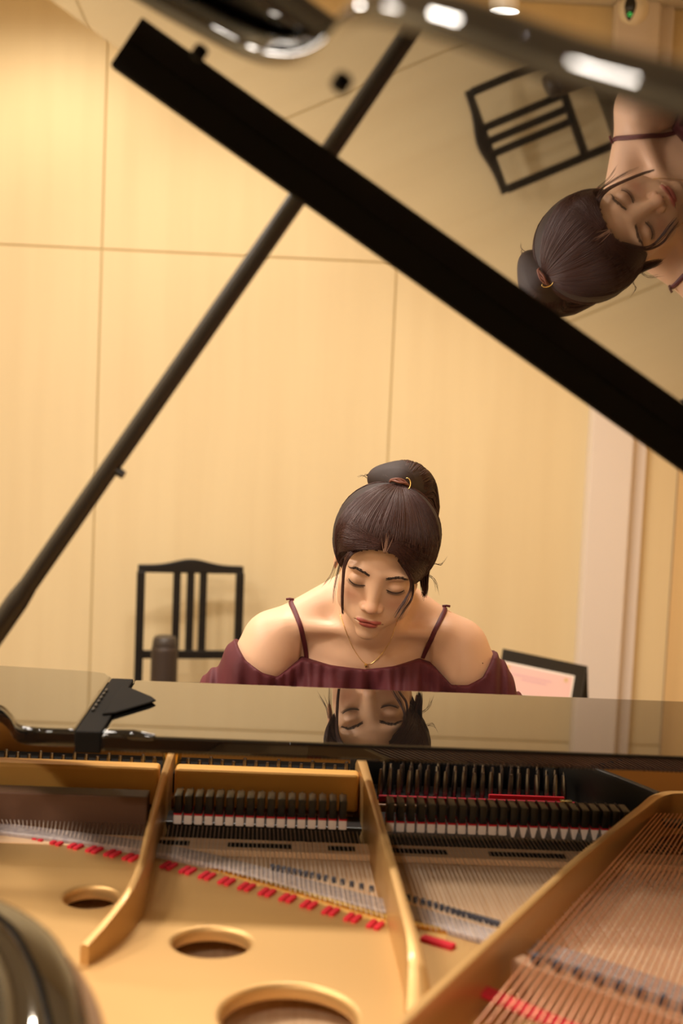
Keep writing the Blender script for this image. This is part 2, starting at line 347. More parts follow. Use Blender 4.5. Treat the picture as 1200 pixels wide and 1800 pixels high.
def fin(name, path, ht, zb, th, m=M['gold']):
    """rib of the plate: plan path, top height per point, bottom, thickness"""
    P = smooth_line([(x, y, z, t_) for (x, y), z, t_ in zip(path, ht, th)], 8); V = []; F = []
    C2 = np.array([p[:2] for p in P]); tg = np.gradient(C2, axis=0); tg /= np.linalg.norm(tg, axis=1)[:, None]; nn = np.stack([-tg[:, 1], tg[:, 0]], 1)
    prof = [(-1.5, 0), (-1.05, .12), (-1, .4), (-1, .88), (-.75, .97), (0, 1.0), (.75, .97), (1, .88), (1, .4), (1.05, .12), (1.5, 0)]
    K = len(prof)
    for p, n_ in zip(P, nn):
        for a, h in prof: V.append((p[0]+n_[0]*a*p[3]/2, p[1]+n_[1]*a*p[3]/2, zb+(p[2]-zb)*h))
    for i in range(len(P)-1):
        for j in range(K-1): F.append((i*K+j, (i+1)*K+j, (i+1)*K+j+1, i*K+j+1))
    F.append(tuple(range(K))); F.append(tuple((len(P)-1)*K+j for j in range(K))[::-1])
    o = pm(name, V, F, m, piano, False)
    bm = bmesh.new(); bm.from_mesh(o.data); bmesh.ops.recalc_face_normals(bm, faces=bm.faces[:]); bm.to_mesh(o.data); bm.free()
    o.data.polygons.foreach_set('use_smooth', [True]*len(o.data.polygons)); o.data.set_sharp_from_angle(angle=math.radians(50)); return o
fin('plate_strut', [(-.178, 1.96), (-.176, 1.80), (-.170, 1.60), (-.167, 1.50), (-.172, 1.44), (-.187, 1.392), (-.204, 1.352)], [.885, .885, .882, .878, .870, .857, .845], .81, [.013, .011, .010, .010, .010, .010, .010])
fin('plate_strut', [(.100, 1.96), (.107, 1.80), (.115, 1.60), (.122, 1.44), (.128, 1.31), (.128, 1.22)], [.885, .885, .883, .880, .872, .84], .81, [.018, .014, .013, .014, .018, .03])
fin('plate_strut', [(.70, 1.86), (.56, 1.868), (.512, 1.85), (.47, 1.785), (.402, 1.672), (.326, 1.542), (.195, 1.30), (.105, 1.134), (.03, .99)], [.880]*9, .822, [.018, .016, .018, .015, .012, .012, .012, .013, .014])
fin('plate_strut', [(.395, 2.00), (.43, 1.945), (.47, 1.90), (.512, 1.86)], [.895, .893, .888, .88], .83, [.012, .012, .014, .016], M['satin'])
# back parts
MB().box(XH-1.43, XH-.07, 2.025, 2.04, .70, .936, bev=.003).build('stretcher', M['golddark'], piano)
MB().box(XH-1.43, XH-.07, 1.91, 2.035, .815, .832, bev=.003).build('pin_block', M['golddark'], piano)
MB().box(XH-1.42, -.188, 1.885, 1.915, .826, .880, bev=.006, seg=3).build('capo_bar', M['capo'], piano)
MB().box(-.166, .094, 1.885, 1.915, .826, .880, bev=.006, seg=3).build('capo_bar', M['capo'], piano)
for x, y, z in ((-.178, 1.972, .892), (.098, 1.975, .888), (.39, 2.0, .888)):
    MB().lathe([(.014, -.05), (.014, .0), (.011, .006), (.008, .010), (0, .012)], (x, y, z), 20).build('plate_bolt', M['brass'] if x < 0 else M['satin'], piano)
# tuning pins
pin0 = MB().lathe([(0, 0), (.0042, 0), (.0042, .018), (.0036, .032), (.0026, .040), (0, .041)], (0, 0, 0), 8).build('tuning_pin', M['pin'], piano)
pin0.matrix_parent_inverse = Matrix.Translation(-Vector(P0))
first = True; npin = 0
for row in range(3):
    for i in range(22):
        x = .128+i*.0135+row*.0045; y = 1.945+row*.028+.004*math.sin(i*1.7)
        if x > .41: continue
        o = pin0 if first else pin0.copy()
        if not first: COL.objects.link(o)
        first = False; o.location = (x, y, .833); o.rotation_euler = (math.radians(-8), 0, math.radians(random.uniform(-20, 20))); npin += 1
for i in range(36):
    x = -.50+i*.0165
    if abs(x+.178) < .02: continue
    o = pin0.copy(); COL.objects.link(o); o.location = (x, 1.955, .836-.003*math.sin(i*2.1)); npin += 1
MB().box(XH-1.42, .094, 1.925, 2.015, .833, .862, bev=.003).build('wrest_plank_cover', M['matte'], piano)
MB().box(.112, .43, 2.005, 2.018, .832, .886, bev=.003).build('dark_pin_backing', M['matte'], piano)  # dark block added behind the pins to blacken the gaps
MB().box(.118, .42, 1.93, 2.003, .8325, .8345).build('wrest_plank_cover', M['matte'], piano)
MB().box(.125, .41, 1.918, 1.926, .8325, .842, bev=.002).build('string_felt', M['redfeltd'], piano)
MB().box(.285, .395, 1.929, 1.933, .8325, .8465, bev=.001).build('string_felt', M['redfelt'], piano)
MB().box(.120, .52, 1.80, 1.905, .80, .8235, bev=.003).build('agraffe_bar', M['satin'], piano)
MB().box(.385, .402, 1.905, 1.915, .838, .848, bev=.001).build('number_tag', M['brass'], piano)
MB().box(XH-1.42, .52, 1.83, 1.88, .792, .822, bev=.002).build('action_cover', M['satin'], piano)
# dampers: black head, red and white felt below
def damper(x, wedge):
    h = MB(); h.box(x-.0048, x+.0048, 1.765, 1.80, .8535, .878, bev=.0018)
    h.tube([(x, 1.795, .872), (x, 1.835, .868), (x, 1.85, .80)], .0012, 6)
    head = h.build('damper', M['satin'], piano)
    MB().box(x-.0052, x+.0052, 1.766, 1.799, .8515, .8535).build('damper_felt_red', M['redfelt'], head)
    f_ = MB()
    if wedge: f_.prism([(-.0054, 0), (.0054, 0), (.0018, -.0145), (-.0018, -.0145)], -.016, .016, bev=.0004, T=Matrix.Translation((x, 1.783, .8515)) @ Matrix.Rotation(math.pi/2, 4, 'X'))
    else: f_.box(x-.0055, x+.0055, 1.767, 1.797, .8385, .8513, bev=.002)
    f_.build('damper_felt', M['whitefelt'], head)
for i in range(17): damper(-.1495+i*.01365, False)
for i in range(25):
    x = .132+i*.01365
    if x < .455: damper(x, i > 11)
# wooden rail with dark slots, belly side
MB().box(XH-1.42, .55, 1.712, 1.757, .806, .825, bev=.002).build('belly_rail', M['beech'], piano)
for x0, x1 in ((-.175, -.130), (-.080, .003), (.05, .085), (.122, .205), (.26, .36)):
    MB().box(x0, x1, 1.724, 1.740, .8242, .8258).build('rail_slot', M['matte'], piano)
MB().box(XH-1.42, -.19, 1.766, 1.80, .800, .874, bev=.002).build('treble_block', mat('dark_walnut', (.11, .05, .025), .6), piano)
# bridges
def ribbon_bridge(name, pts, z0, z1, wd, m):
    P = smooth_line(pts, 6); A = offset_poly(P, wd/2); B = offset_poly(P, -wd/2)
    return MB().prism([tuple(a) for a in A]+[tuple(b) for b in B[::-1]], z0, z1, bev=.003).build(name, m, piano)
tb = [(-.44, 1.775), (-.375, 1.755), (-.149, 1.688), (.064, 1.556), (.147, 1.506), (.206, 1.462), (.32, 1.385), (.5, 1.22)]
ribbon_bridge('treble_bridge', tb, .782, .831, .034, M['bridge'])
bb = [(.235, 1.335), (.36, 1.215), (.50, 1.09), (.68, .95)]
ribbon_bridge('bass_bridge', bb, .782, .855, .018, mat('bass_bridge_wood', (.42, .24, .13), .6))
# strings
def hx(x):  # y of the hitch line at x
    return np.interp(x, [-.46, -.332, -.145, -.002, .12, .181, .30, .5, .9], [1.79, 1.745, 1.653, 1.56, 1.471, 1.442, 1.36, 1.16, .75])
def string(x0, x1, r, m, z0=.8375, z1=.834, y0=1.765, y1=None, name='string'):
    V, F = tubes([[(x0, y0, z0), (x1, y1, z1)]], r, 5); return pm(name, V, F, m, piano, True)
k = 0; extra = []
for i in range(58):
    x0 = -.44+i*.0165
    if abs(x0+.176) < .01 or abs(x0-.105) < .009: continue
    x1 = x0+.004+.05*max(0, x0+.1); y1 = float(hx(x1)); string(x0, x1, .0005, M['steel'], y1=y1)
for i in range(58):
    for d in (.0055, .011):
        x0 = -.44+i*.0165+d
        if abs(x0+.176) < .01 or abs(x0-.105) < .009: continue
        x1 = x0+.004+.05*max(0, x0+.1); extra.append([(x0, 1.765, .8375), (x1, float(hx(x1)), .832)])
V, F = tubes(extra, .00045, 4); tag(pm('treble_string', V, F, M['steel'], piano, True), kind='stuff')
# bass strings (copper wound), over the tenor ones
def bass_line(u):   # u 0..1 from the strut outwards
    a = np.array([.500+.36*u, 1.815+.02*u, .862]); b = np.array([.245+.36*u**.97, 1.315-.30*u, .8645]); d = b-a; d/= np.linalg.norm(d)
    return a, b, d
for i in range(64):
    a, b, d = bass_line(i/63); e = b+d*.30; e[2] = .850
    V, F = tubes([[a, a*.5+b*.5, b, e]], .00135 if i > 24 else .0011, 6); pm('bass_string', V, F, M['copper'], piano, True)
for i in range(0, 64, 3):
    a, b, d = bass_line((i+.5)/63); p = b-d*.004
    MB().box(-.0045, .0045, -.004, .004, .856, .8655, bev=.0015, T=Matrix.Translation((p[0], p[1], 0))).build('bridge_pin', M['greyfelt'], piano)
MB().box(0, .50, -.012, .012, .850, .858, bev=.003, T=Matrix.Translation((.505, 1.80, 0))).build('bass_agraffe', M['satin'], piano)
P = smooth_line([(.180, 1.312), (.201, 1.288), (.272, 1.216), (.40, 1.10)], 5); A = offset_poly(P, .009); B = offset_poly(P, -.009)
MB().prism([tuple(a) for a in A]+[tuple(b) for b in B[::-1]], .832, .8385, bev=.002).build('hitch_felt', M['redfelt'], piano)
MB().prism([(.20, 1.40), (.26, 1.30), (.40, 1.10), (.30, 1.03), (.16, 1.12)], .795, .8095, bev=.003).build('plate_corner', M['gold'], piano)
MB().lathe([(0, .02), (.008, .018), (.010, .012), (.010, 0)], (.205, 1.352, .83), 16).build('plate_bolt', M['white'], piano)
# red hitch felts
for i in range(19):
    t_ = i/18; x = -.325+t_*.445; y = float(hx(x))-.008
    if abs(x+.166) < .014 or abs(x-.122) < .012: continue
    for dx in (0, .008):
        MB().box(-.0035, .0035, -.011, .011, .8225, .8275, bev=.0018, T=Matrix.Translation((x+dx, y-dx*.6, 0)) @ Matrix.Rotation(math.radians(-24), 4, 'Z')).build('hitch_felt', M['redfelt'], piano)
MB().box(-.020, .020, -.006, .006, .8225, .829, bev=.002, T=Matrix.Translation((.165, 1.433, 0)) @ Matrix.Rotation(math.radians(-35), 4, 'Z')).build('hitch_felt', M['redfelt'], piano)
# grey felt strip woven behind the tenor bridge
for p in smooth_line([(-.02, 1.632), (.045, 1.60), (.14, 1.545), (.20, 1.50), (.235, 1.475)], 9):
    if abs(p[0]-.116) > .012: MB().box(-.0028, .0028, -.0035, .0035, .831, .8375, bev=.001, T=Matrix.Translation((p[0], p[1]-.004, 0))).build('bridge_pin', M['greyfelt'], piano)
# music desk lying flat, side shelf, hardware
MB().box(-.228, .67, 1.592, 1.905, .980, 1.0, bev=.0045, seg=4).build('music_desk', M['lacquer'], piano)
shelf = [(-.455, 1.975), (-.30, 1.957), (-.272, 1.945), (-.262, 1.92), (-.262, 1.62)] + [tuple(p) for p in smooth_line([(-.262, 1.612), (-.31, 1.612), (-.335, 1.625), (-.355, 1.675), (-.378, 1.72), (-.41, 1.74), (-.455, 1.745)], 5)]
MB().prism(shelf, .978, 1.0, bev=.005, seg=4).build('side_shelf', M['lacquer'], piano)
MB().prism([(.90, 1.975), (.73, 1.957), (.70, 1.94), (.70, 1.62), (.75, 1.61), (.82, 1.68), (.90, 1.745)], .978, 1.0, bev=.005, seg=4).build('side_shelf', M['lacquer'], piano)
rail = MB(); rail.box(-.2605, -.2295, 1.60, 1.905, .975, 1.0015, bev=.002).build('desk_rail', M['matte'], piano)
arm = MB(); arm.prism([(-.238, 1.845), (-.222, 1.83), (-.190, 1.785), (-.183, 1.768), (-.189, 1.752), (-.224, 1.69), (-.240, 1.68)], 1.0017, 1.005, bev=.002)
arm.build('desk_arm', M['matte'], piano)
tt = MB()
for i in range(6): tt.box(-.2565, -.2535, 1.70+i*.022, 1.712+i*.022, 1.0015, 1.005, bev=.001)
tt.build('desk_ratchet', M['satin'], piano)
MB().tube([(-.225, 1.606, .998), (-.19, 1.597, 1.0), (-.165, 1.593, .999)], [.006, .007, .004], 12).build('desk_pivot', M['lacquer'], piano)
# key area, hidden behind the desk
MB().box(XH-1.43, XH-.07, 2.042, 2.056, .70, .945, bev=.004).build('fallboard', M['lacquer'], piano)
kb = MB()
kb2 = MB()
for i in range(52):
    x = -.36+i*.0235; kb.box(x+.0005, x+.023, 2.06, 2.21, .70, .722, bev=.001, seg=1)
    if i % 7 not in (1, 4) and i < 51: kb2.box(x+.018, x+.028, 2.06, 2.155, .7225, .733, bev=.001, seg=1)
kb = kb.build('keyboard', M['ivory'], piano); kb2.build('black_keys', M['satin'], piano)
for x0 in (XH-1.43, .865): MB().box(x0, x0+.065 if x0 < 0 else XH-.07, 2.06, 2.29, .70, .80, bev=.006).build('key_block', M['lacquer'], piano)
MB().box(XH-1.36, XH-.12, 2.215, 2.235, .70, .725, bev=.003).build('key_slip', M['lacquer'], piano)
for x, y in ((-.42, 1.95), (.86, 1.95), (.33, .62)):
    lg = MB().lathe([(0, .02), (.028, .02), (.03, .08), (.035, .1), (.042, .55), (.055, .62), (.07, .64), (.07, .71), (0, .71)], (x, y, FLOOR), 24).build('leg', M['lacquer'], piano)
    MB().lathe([(0, 0), (.02, 0), (.024, .012), (.02, .022), (0, .022)], (x, y, FLOOR), 16).build('caster', M['brass'], lg)
ly = MB(); ly.box(.13, .31, 1.80, 1.86, .03, .09, bev=.01); ly.box(.16, .18, 1.82, 1.84, .09, .67, bev=.004); ly.box(.26, .28, 1.82, 1.84, .09, .67, bev=.004)
ly = ly.build('pedal_lyre', M['lacquer'], piano)
for x in (.17, .22, .27): MB().box(x-.012, x+.012, 1.86, 1.96, .045, .055, bev=.004).build('pedal', M['brass'], ly)

# ------------------------------------------------------------------ chair by the wall
cx, cy = -.4115, 5.13
def chair():
    t = empty('slat_back_chair', (cx, cy-.2, FLOOR), 'black wooden chair with arched slat back standing against the wall', 'chair')
    R = Matrix.Translation((cx, cy, 0)) @ Matrix.Rotation(math.radians(10.5), 4, 'Z') @ Matrix.Rotation(math.radians(-3), 4, 'X')
    zt, zb = .716, .405
    for s in (-1, 1):
        MB().prism([(-.0155, -.012), (.0155, -.012), (.0155, .012), (-.0155, .012)], FLOOR+.02-0, zt+.004, bev=.002, T=R @ Matrix.Translation((s*.188, 0, 0))).build('back_post', M['chair'], t)
        MB().prism([(-.016, -.016), (.016, -.016), (.016, .016), (-.016, .016)], FLOOR+.001, .26, bev=.002, T=Matrix.Translation((cx+s*.175+.06, cy-.40, 0))).build('leg', M['chair'], t)
    # arched crest rail
    bmx = MB(); pts = [(-.2, .716), (.2, .716), (.2, .745)] + [(x, .746+.024*math.exp(-(x/.085)**2)) for x in np.linspace(.19, -.19, 24)] + [(-.2, .745)]
    bmx.prism(pts, -.011, .011, bev=.003, T=R @ Matrix.Rotation(math.pi/2, 4, 'X')); bmx.build('crest_rail', M['chair'], t)
    for x in (-.052, .0, .048):
        MB().box(x-.0145, x+.0145, -.007, .007, zb+.01, zt+.004, T=R, bev=.002).build('slat', M['chair'], t)
    MB().box(-.188, .188, -.009, .009, zb-.016, zb+.016, T=R, bev=.003).build('lower_rail', M['chair'], t)
    MB().box(-.20, .20, -.40, .02, .255, .30, T=Matrix.Translation((cx+.02, cy-.02, 0)) @ Matrix.Rotation(math.radians(10.5), 4, 'Z'), bev=.012).build('seat', M['chair'], t)
chair()
# bottle on its seat
bc = (-.478, 4.86, .3005)
t = empty('water_bottle', bc, 'dark brown insulated bottle on the seat of the black chair', 'bottle')
MB().lathe([(0, 0), (.044, 0), (.048, .004), (.048, .175), (.047, .185), (.045, .188), (0, .188)], bc, 40).build('bottle_body', M['bottle'], t)
MB().lathe([(.0445, .1885), (.0445, .192), (.0455, .195), (.042, .215), (.038, .221), (.036, .223), (.034, .2215), (0, .2215)], bc, 40).build('cap', M['bottlecap'], t)

# ------------------------------------------------------------------ table with desk calendar
Yc = 4.4
tc_ = empty('side_table', (.85, 4.42, FLOOR), 'small black side table behind the piano under the pink card stand', 'table')
ztab = .395
MB().box(.62, 1.06, 4.25, 4.62, ztab-.02, ztab, bev=.004).build('tabletop', M['satin'], tc_)
for x in (.65, 1.03):
    for y in (4.28, 4.59): MB().box(x-.013, x+.013, y-.013, y+.013, FLOOR+.001, ztab-.02, bev=.002).build('leg', M['satin'], tc_)
tl, tr, br_ = ony(884, 1140, Yc), ony(1037, 1172, Yc), ony(1012, 1222, Yc)
ux = (tr-tl); wd = np.linalg.norm(ux); ux /= wd
cal = empty('card_stand', ((tl[0]+tr[0])/2, Yc, ztab), 'black folding stand holding a pink printed card right of the pianist', 'card stand')
dn = np.array([-ux[2]*-1*-1, -.0, 0])
dn = np.array([ux[2], 0, -ux[0]]); dn = dn/np.linalg.norm(dn)   # downwards in the tilted face
back = np.array([0, 1, 0])
H = .150
def board(name, x0, x1, h0, h1, off, th, m, parent, lean=.28, bev=.001):
    """slab in the plane of the front face"""
    fwd = dn+np.array([0, -lean, 0]); fwd /= np.linalg.norm(fwd); nrm = np.cross(ux, fwd); nrm = -nrm if nrm[1] > 0 else nrm; nrm /= np.linalg.norm(nrm)
    Mx = Matrix(((ux[0], fwd[0], nrm[0], tl[0]), (ux[1], fwd[1], nrm[1], tl[1]), (ux[2], fwd[2], nrm[2], tl[2]), (0, 0, 0, 1)))
    return MB().box(x0, x1, h0, h1, off, off+th, T=Mx, bev=bev, seg=1).build(name, m, parent)
fr = board('stand_board', 0, wd-.012, 0, H, -.008, .008, M['satin'], cal)
board('card', .008, wd-.046, .040, H-.010, .0004, .001, M['paper'], cal, bev=0)
pk = board('card_print', .013, wd-.052, .046, H-.014, .0016, .0006, M['pink'], cal, bev=0)
board('printed_line', .040, .175, .074, .077, .0024, .0004, M['lilac'], pk, bev=0)
board('printed_line', .075, .160, .085, .088, .0024, .0004, M['lilac'], pk, bev=0)
for a, b2 in ((.020, .050), (wd-.078, .054)): board('gold_motif', a, a+.012, b2, b2+.012, .0024, .0004, M['goldink'], pk, bev=0)
# side gusset: a triangle going back
e0 = tr-ux*.012; V = []
fw = dn+np.array([0, -.28, 0]); fw /= np.linalg.norm(fw); bk = dn+np.array([.33, .42, 0]); bk /= np.linalg.norm(bk)
for o_ in (0, .003): V += [tuple(e0+ux*o_), tuple(e0+ux*(o_)+fw*H), tuple(e0+ux*o_+bk*H)]
pm('gusset', V, [(0, 1, 2), (5, 4, 3), (0, 3, 4, 1), (1, 4, 5, 2), (2, 5, 3, 0)], M['matte'], cal)
# ------------------------------------------------------------------ signed-distance modelling for the figure
class Grid:
    def __init__(s, ax, ay, az): s.a = [np.array(a, np.float32) for a in (ax, ay, az)]; s.D = np.full([len(a) for a in s.a], .5, np.float32)
    def win(s, lo, hi):
        sl = []
        for a, l, h in zip(s.a, lo, hi):
            i = max(np.searchsorted(a, l)-1, 0); j = min(np.searchsorted(a, h)+1, len(a)); sl.append(slice(i, max(j, i+1)))
        P = np.stack(np.meshgrid(s.a[0][sl[0]], s.a[1][sl[1]], s.a[2][sl[2]], indexing='ij'), -1)
        return tuple(sl), P
def smin(a, b, k):
    h = np.clip(.5+.5*(b-a)/k, 0, 1); return b+(a-b)*h-k*h*(1-h)
def smax(a, b, k): return -smin(-a, -b, k)
def caps(P, a, b, ra, rb):
    a = np.array(a, np.float32); b = np.array(b, np.float32); ba = b-a; pa = P-a
    h = np.clip((pa@ba)/(ba@ba), 0, 1); return np.linalg.norm(pa-h[..., None]*ba, axis=-1)-(ra+(rb-ra)*h)
def ell(P, c, r):
    r = np.array(r, np.float32); q = (P-np.array(c, np.float32)); k0 = np.linalg.norm(q/r, axis=-1); k1 = np.linalg.norm(q/(r*r), axis=-1)+1e-9
    return k0*(k0-1)/k1
def nets(D, ax):
    ins = D < 0; n = D.shape
    c = np.zeros([m-1 for m in n], np.uint8)
    for i in (0, 1):
        for j in (0, 1):
            for k in (0, 1): c += ins[i:n[0]-1+i, j:n[1]-1+j, k:n[2]-1+k]
    act = np.nonzero((c > 0) & (c < 8)); I = np.stack(act, 1); cn = c.shape
    lin = np.full(cn, -1, np.int32); lin[act] = np.arange(len(I))
    co = [(i, j, k) for i in (0, 1) for j in (0, 1) for k in (0, 1)]
    val = np.stack([D[I[:, 0]+a, I[:, 1]+b, I[:, 2]+c_] for a, b, c_ in co], 1)
    acc = np.zeros((len(I), 3)); cnt = np.zeros(len(I))
    for p in range(8):
        for q in range(p+1, 8):
            d = np.abs(np.array(co[p])-np.array(co[q]))
            if d.sum() != 1: continue
            va, vb = val[:, p], val[:, q]; m = (va < 0) != (vb < 0); t = np.where(m, va/(va-vb+1e-12), 0)
            pos = np.array(co[p])+t[:, None]*(np.array(co[q])-np.array(co[p])); acc += pos*m[:, None]; cnt += m
    loc = acc/cnt[:, None]; V = np.empty_like(loc)
    for d in range(3): a = ax[d]; V[:, d] = a[I[:, d]]+loc[:, d]*(a[I[:, d]+1]-a[I[:, d]])
    F = []
    for d in range(3):
        s0 = [slice(None)]*3; s1 = [slice(None)]*3; s0[d] = slice(0, -1); s1[d] = slice(1, None)
        x = ins[tuple(s0)] != ins[tuple(s1)]; e = np.stack(np.nonzero(x), 1)
        o1, o2 = [(1, 2), (2, 0), (0, 1)][d]
        ok = (e[:, o1] > 0) & (e[:, o2] > 0) & (e[:, o1] < cn[o1]) & (e[:, o2] < cn[o2]); e = e[ok]
        def g_(a, b):
            q = e.copy(); q[:, o1] -= a; q[:, o2] -= b; return lin[q[:, 0], q[:, 1], q[:, 2]]
        Q = np.stack([g_(1, 1), g_(0, 1), g_(0, 0), g_(1, 0)], 1)
        fl = ins[e[:, 0], e[:, 1], e[:, 2]]; Q[~fl] = Q[~fl][:, ::-1]; F.append(Q)
    F = np.concatenate(F); F = F[(F >= 0).all(1)]
    return V, F
def np_mesh(name, V, F, m, parent):
    me = bpy.data.meshes.new(name); me.vertices.add(len(V)); me.vertices.foreach_set('co', V.astype(np.float32).ravel())
    me.loops.add(F.size); me.loops.foreach_set('vertex_index', F.astype(np.int32).ravel())
    me.polygons.add(len(F)); me.polygons.foreach_set('loop_start', np.arange(0, F.size, F.shape[1], dtype=np.int32))
    me.update(); me.validate(); return link(name, me, m, parent, True)
def axis(*seg):
    out = [np.array([seg[0]])]; a = seg[0]
    for b, st in seg[1:]: n = max(1, int(round((b-a)/st))); out.append(np.linspace(a, b, n+1)[1:]); a = b
    return np.concatenate(out)
# head frame
hp, hr, hy = math.radians(25.7), math.radians(9.1), math.radians(-5.1)
HM = np.array((Matrix.Rotation(hr, 3, 'Y') @ Matrix.Rotation(hy, 3, 'Z') @ Matrix.Rotation(hp, 3, 'X')))
HC = np.array([.1353, 2.2877, 1.1388])
def h2w(p): return (np.atleast_2d(p)/1000) @ HM.T + HC
def w2h(P): return ((P-HC.astype(np.float32)) @ HM.astype(np.float32))*1000
def lips(L):
    x = L[..., 0]; up = np.minimum(ell(L, (-8, -89, -66), (13.5, 5.0, 3.9)), ell(L, (8, -89, -66), (13.5, 5.0, 3.9)))
    lo_ = ell(L, (0, -88.5, -73), (15.5, 6.3, 5.2)); return up, lo_
def head(L):
    """L in millimetres, head space: x to image right, y back, z up"""
    S = np.stack([np.abs(L[..., 0]), L[..., 1], L[..., 2]], -1)   # mirrored
    d = ell(L, (0, 12, 38), (75, 94, 76))
    d = smin(d, ell(L, (0, -22, -20), (62, 62, 72)), 22)
    d = smin(d, ell(L, (0, -34, -62), (46, 50, 46)), 18)
    d = smin(d, ell(S, (44, -12, -52), (16, 34, 26)), 22)
    d = smin(d, ell(S, (38, -52, -26), (24, 22, 26)), 18)
    d = smin(d, ell(S, (34, -48, -56), (24, 24, 24)), 16)
    d = smin(d, ell(L, (0, -72, -98), (19, 17, 15)), 16)
    d = smin(d, ell(S, (26, -66, 22), (28, 16, 9)), 10)
    d = smin(d, ell(L, (0, -69, -68), (31, 21, 22)), 16)
    d = smax(d, -ell(S, (31, -99, 3), (17, 24, 11)), 9)          # sockets
    d = smin(d, ell(S, (31, -67.5, -1), (16.5, 14, 12)), 3)       # closed lids over the eyeball
    d = smax(d, -caps(S, (19, -84.5, 6.5), (44, -78, 6), .7, .6), 1.8)   # lid crease
    d = smin(d, caps(L, (0, -77, 16), (0, -92.5, -28), 6.5, 8), 13)
    d = smin(d, ell(L, (0, -97, -36), (10, 10, 8.5)), 7)
    d = smin(d, ell(S, (12.5, -88, -41), (6.5, 9, 6.5)), 5)
    d = smax(d, -caps(S, (6, -97, -48), (8, -88, -45), 2.2, 1.6), 1.5)
    d = smax(d, -caps(L, (0, -97, -53), (0, -96, -59), 2.0, 1.6), 3)
    up, lo_ = lips(L)
    d = smin(d, up, 2.5); d = smin(d, lo_, 3)
    x = S[..., 0]; ml = np.sqrt((L[..., 2]+69-.006*x*x*.0-1.2*np.cos(x/7)+.6)**2+(np.minimum(L[..., 1]+93-.017*x*x, 0))**2)
    ml = np.where(x < 24, ml, ml+(x-24)); d = smax(d, -(ml-.7), 1.6)
    d = smin(d, ell(S, (76, 10, -14), (5, 15, 28)), 4)             # ears
    return d
R_ = dict(ls=(-.050, 2.405, .968), rs=(.290, 2.405, .968), le=(-.150, 2.45, .752), re=(.390, 2.45, .752), lw=(-.060, 2.245, .785), rw=(.300, 2.245, .785))
def torso(P):
    d = ell(P, (.122, 2.52, .84), (.145, .105, .19))
    d = smin(d, ell(P, (.121, 2.445, .955), (.135, .080, .085)), .05)
    d = smin(d, ell(P, (.128, 2.63, .65), (.125, .095, .16)), .08)
    d = smin(d, ell(P, (.130, 2.68, .50), (.175, .125, .115)), .08)
    for s in (-1, 1): d = smin(d, ell(P, (.121+s*.075, 2.395, .865), (.065, .058, .062)), .03)
    return d
def arms_up(P):
    d = smin(caps(P, R_['ls'], R_['le'], .051, .038), caps(P, (-.060, 2.395, .935), R_['le'], .049, .038), .02)
    e = smin(caps(P, R_['rs'], R_['re'], .051, .038), caps(P, (.300, 2.395, .935), R_['re'], .049, .038), .02)
    return d, e
def add(G, lo, hi, fn, k):
    sl, P = G.win(lo, hi); d = fn(P); G.D[sl] = smin(G.D[sl], d.astype(np.float32), k)
G = Grid(axis(-.24, (.058, .004), (.215, .0015), (.48, .004)), axis(1.95, (2.14, .003), (2.245, .0015), (2.80, .0045)), axis(FLOOR-.01, (.40, .009), (.70, .005), (.83, .003), (.99, .005), (1.19, .0015), (1.285, .004)))
add(G, (-.2, 2.3, .3), (.45, 2.8, 1.1), torso, .04)
add(G, (-.24, 2.28, .65), (.0, 2.52, 1.1), lambda P: arms_up(P)[0], .035)
add(G, (.24, 2.28, .65), (.48, 2.52, 1.1), lambda P: arms_up(P)[1], .035)
for s in (-1, 1):   # trapezius, collar bones, neck muscles
    sh = np.array(R_['ls' if s < 0 else 'rs']); X = .124
    add(G, (-.15, 2.3, .88), (.4, 2.52, 1.2), lambda P: caps(P, (X+s*.035, 2.43, 1.058), sh+np.array([-s*.012, .012, .014]), .041, .040), .03)
    add(G, (-.15, 2.25, .88), (.4, 2.5, 1.12), lambda P: caps(P, (X+s*.018, 2.362, 1.003), sh+np.array([-s*.03, -.026, .036]), .004, .006), .034)
    add(G, (-.15, 2.2, .88), (.4, 2.5, 1.2), lambda P: caps(P, (X+s*.012, 2.365, 1.0), h2w((s*52, 10, -45))[0], .011, .014), .022)
add(G, (0, 2.2, .95), (.26, 2.52, 1.2), lambda P: caps(P, (.124, 2.415, 1.02), h2w((0, 22, -40))[0], .058, .052), .03)
add(G, (.03, 2.14, .98), (.25, 2.42, 1.29), lambda P: head(w2h(P))/1000, .008)
